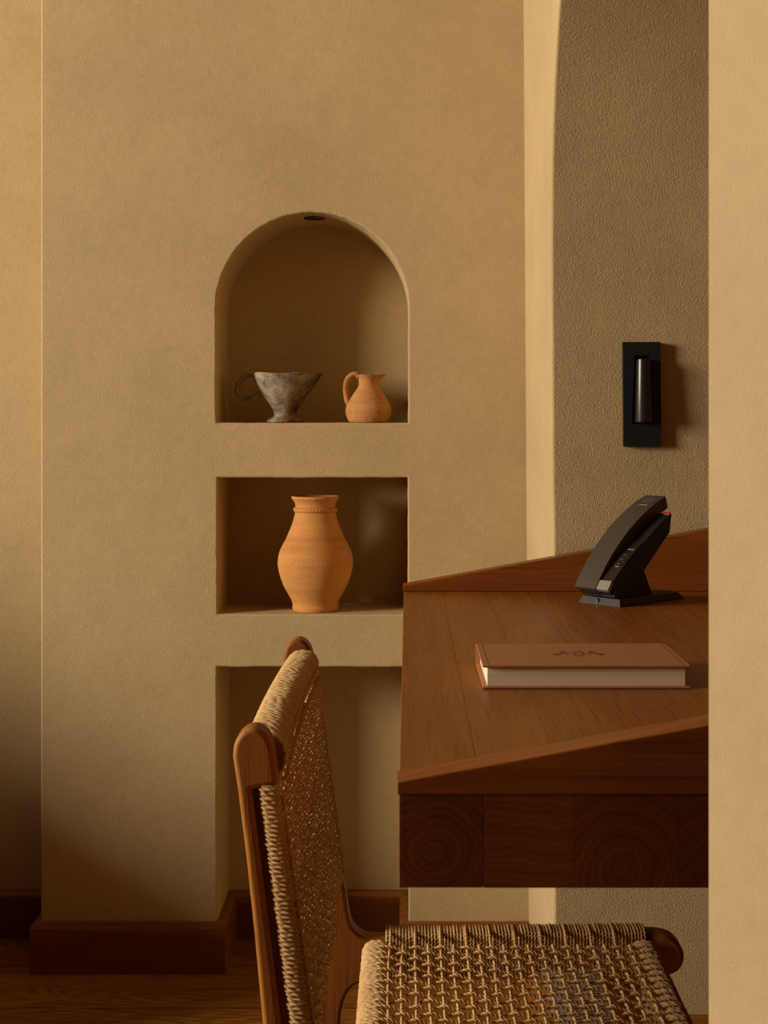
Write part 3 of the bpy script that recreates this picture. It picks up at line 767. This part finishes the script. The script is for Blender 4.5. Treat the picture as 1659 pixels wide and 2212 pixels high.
# cradle body under the handset, control strip beside it
strip_hi = lambda t: -.0020 - .0145 * min(1, max(0, (t - .04)) / .5) ** 1.0
def cradle_poly(hi, t0, t1):
    up = [tuple(arc(t, hi(t))) for t in np.linspace(t0, t1, 22)]
    return up + [(.1215, .0985), (.1195, .0960), (.0660, .0515), (.034, .0215), (.010, .0125), (-.006, .0140)]
prism('cradle', cradle_poly(lambda t: -.0070 - .0125 * min(1, t * 4), .03, .90), 'Y', HS - .0008, W1 - .002, M['black_plastic'], ph, .001)
strip = prism('control_strip', cradle_poly(strip_hi, .075, .885), 'Y', W0, HS - .0010, M['black_plastic'], ph, .001)
tip = slab('front_plate', -.0060, -.0004, W0 + .0004, HS - .0014, M['silver'], 0.0, .070, .0008)
prism('chin', [(-.0175, .0235), (-.003, .029), (.012, .018), (.012, .0105), (-.002, .0125)], 'Y', W0 + .002, W1 - .003, M['black_plastic'], ph, .001)
prism('stand', [(.012, .0085), (.0895, .0085), (.0655, .0530), (.030, .0350)], 'Y', .0105, W1 - .006, M['black_plastic'], ph, .001)
bm = bmesh.new()
lo = [(0, -.001), (.148, -.001), (.156, .036), (.148, .0735), (0, .0735)]; hi = [(.004, .003), (.138, .003), (.146, .036), (.138, .0695), (.004, .0695)]
vl = [bm.verts.new((x, y, 0)) for x, y in lo]; vm = [bm.verts.new((x, y, .002)) for x, y in lo]; vh = [bm.verts.new((x, y, .0098)) for x, y in hi]
for a, b in ((vl, vm), (vm, vh)):
    for i in range(5): bm.faces.new((a[i], a[(i + 1) % 5], b[(i + 1) % 5], b[i]))
bm.faces.new(vl); bm.faces.new(vh)
bobj('base', bm, M['base_grey'], ph)
prism('cable_notch', [(.0400 + .0022 * math.cos(a), .0045 + .0042 * math.sin(a)) for a in np.linspace(0, 2 * math.pi, 16, endpoint=False)], 'X', -.0004, .006, M['black_plastic'], ph)
def tile(bm_, t, w_, lu, lw, h, off):
    """small raised block on the arc at parameter t"""
    p = arc(t, off); q = arc(t + .01, off); d = (q - p) / np.linalg.norm(q - p); n = np.array((-d[1], d[0]))
    vs = []
    for a, b, e in ((-1, -1, -1), (1, -1, -1), (1, 1, -1), (-1, 1, -1), (-1, -1, 1), (1, -1, 1), (1, 1, 1), (-1, 1, 1)):
        uz = p + d * a * lu / 2 + n * (h / 2 * (e + 1) - .0003 * (1 - e) / 2); vs.append(bm_.verts.new((uz[0], w_ + b * lw / 2, uz[1])))
    for f in ((0, 3, 2, 1), (4, 5, 6, 7), (0, 1, 5, 4), (1, 2, 6, 5), (2, 3, 7, 6), (3, 0, 4, 7)): bm_.faces.new([vs[i] for i in f])
def tinf(u):      # arc parameter for a distance along the phone
    best = min(np.linspace(0, 1, 400), key=lambda t: abs(arc(t)[0] - u)); return float(best)
for u in (.0196, .0128, .0060):
    t = tinf(u + .004); bm = bmesh.new(); tile(bm, t, .0140, .0040, .0125, .0011, strip_hi(t))
    b = bobj('button', bm, M['black_plastic'], ph)
    bm = bmesh.new(); tile(bm, t + .001, .0140, .0010, .0030, .00112, strip_hi(t)); bobj('button_mark', bm, M['grey_print'], b)
for t, w_, lw in ((tinf(.0340), .0125, .0120), (tinf(.0068), .0140, .0062), (.868, .0125, .0120)):
    bm = bmesh.new(); tile(bm, t, w_, .0009, lw, .0003, strip_hi(t)); bobj('printed_line', bm, M['white_print'], ph)
bm = bmesh.new(); tile(bm, .882, .0120, .0030, .0090, .0016, strip_hi(.882)); bobj('message_lamp', bm, M['red_lens'], ph)
bm = bmesh.new()
for i in range(10):
    for j in range(6):
        if (i in (0, 9)) and j in (0, 5): continue
        tile(bm, .890 + i * .0085, .0375 + j * .0032 + (i % 2) * .0016, .0007, .0008, .0002, 0)
bobj('speaker_grille', bm, M['grille_hole'], hand)
bm = bmesh.new(); tile(bm, .845, .0450, .0010, .0150, .0002, 0); tile(bm, .833, .0450, .0009, .0012, .0002, 0); bobj('handset_print', bm, M['white_print'], hand)
bm = bmesh.new(); tile(bm, .775, .0462, .019, .0014, .0002, 0); bobj('red_stripe', bm, M['dark_red'], hand)
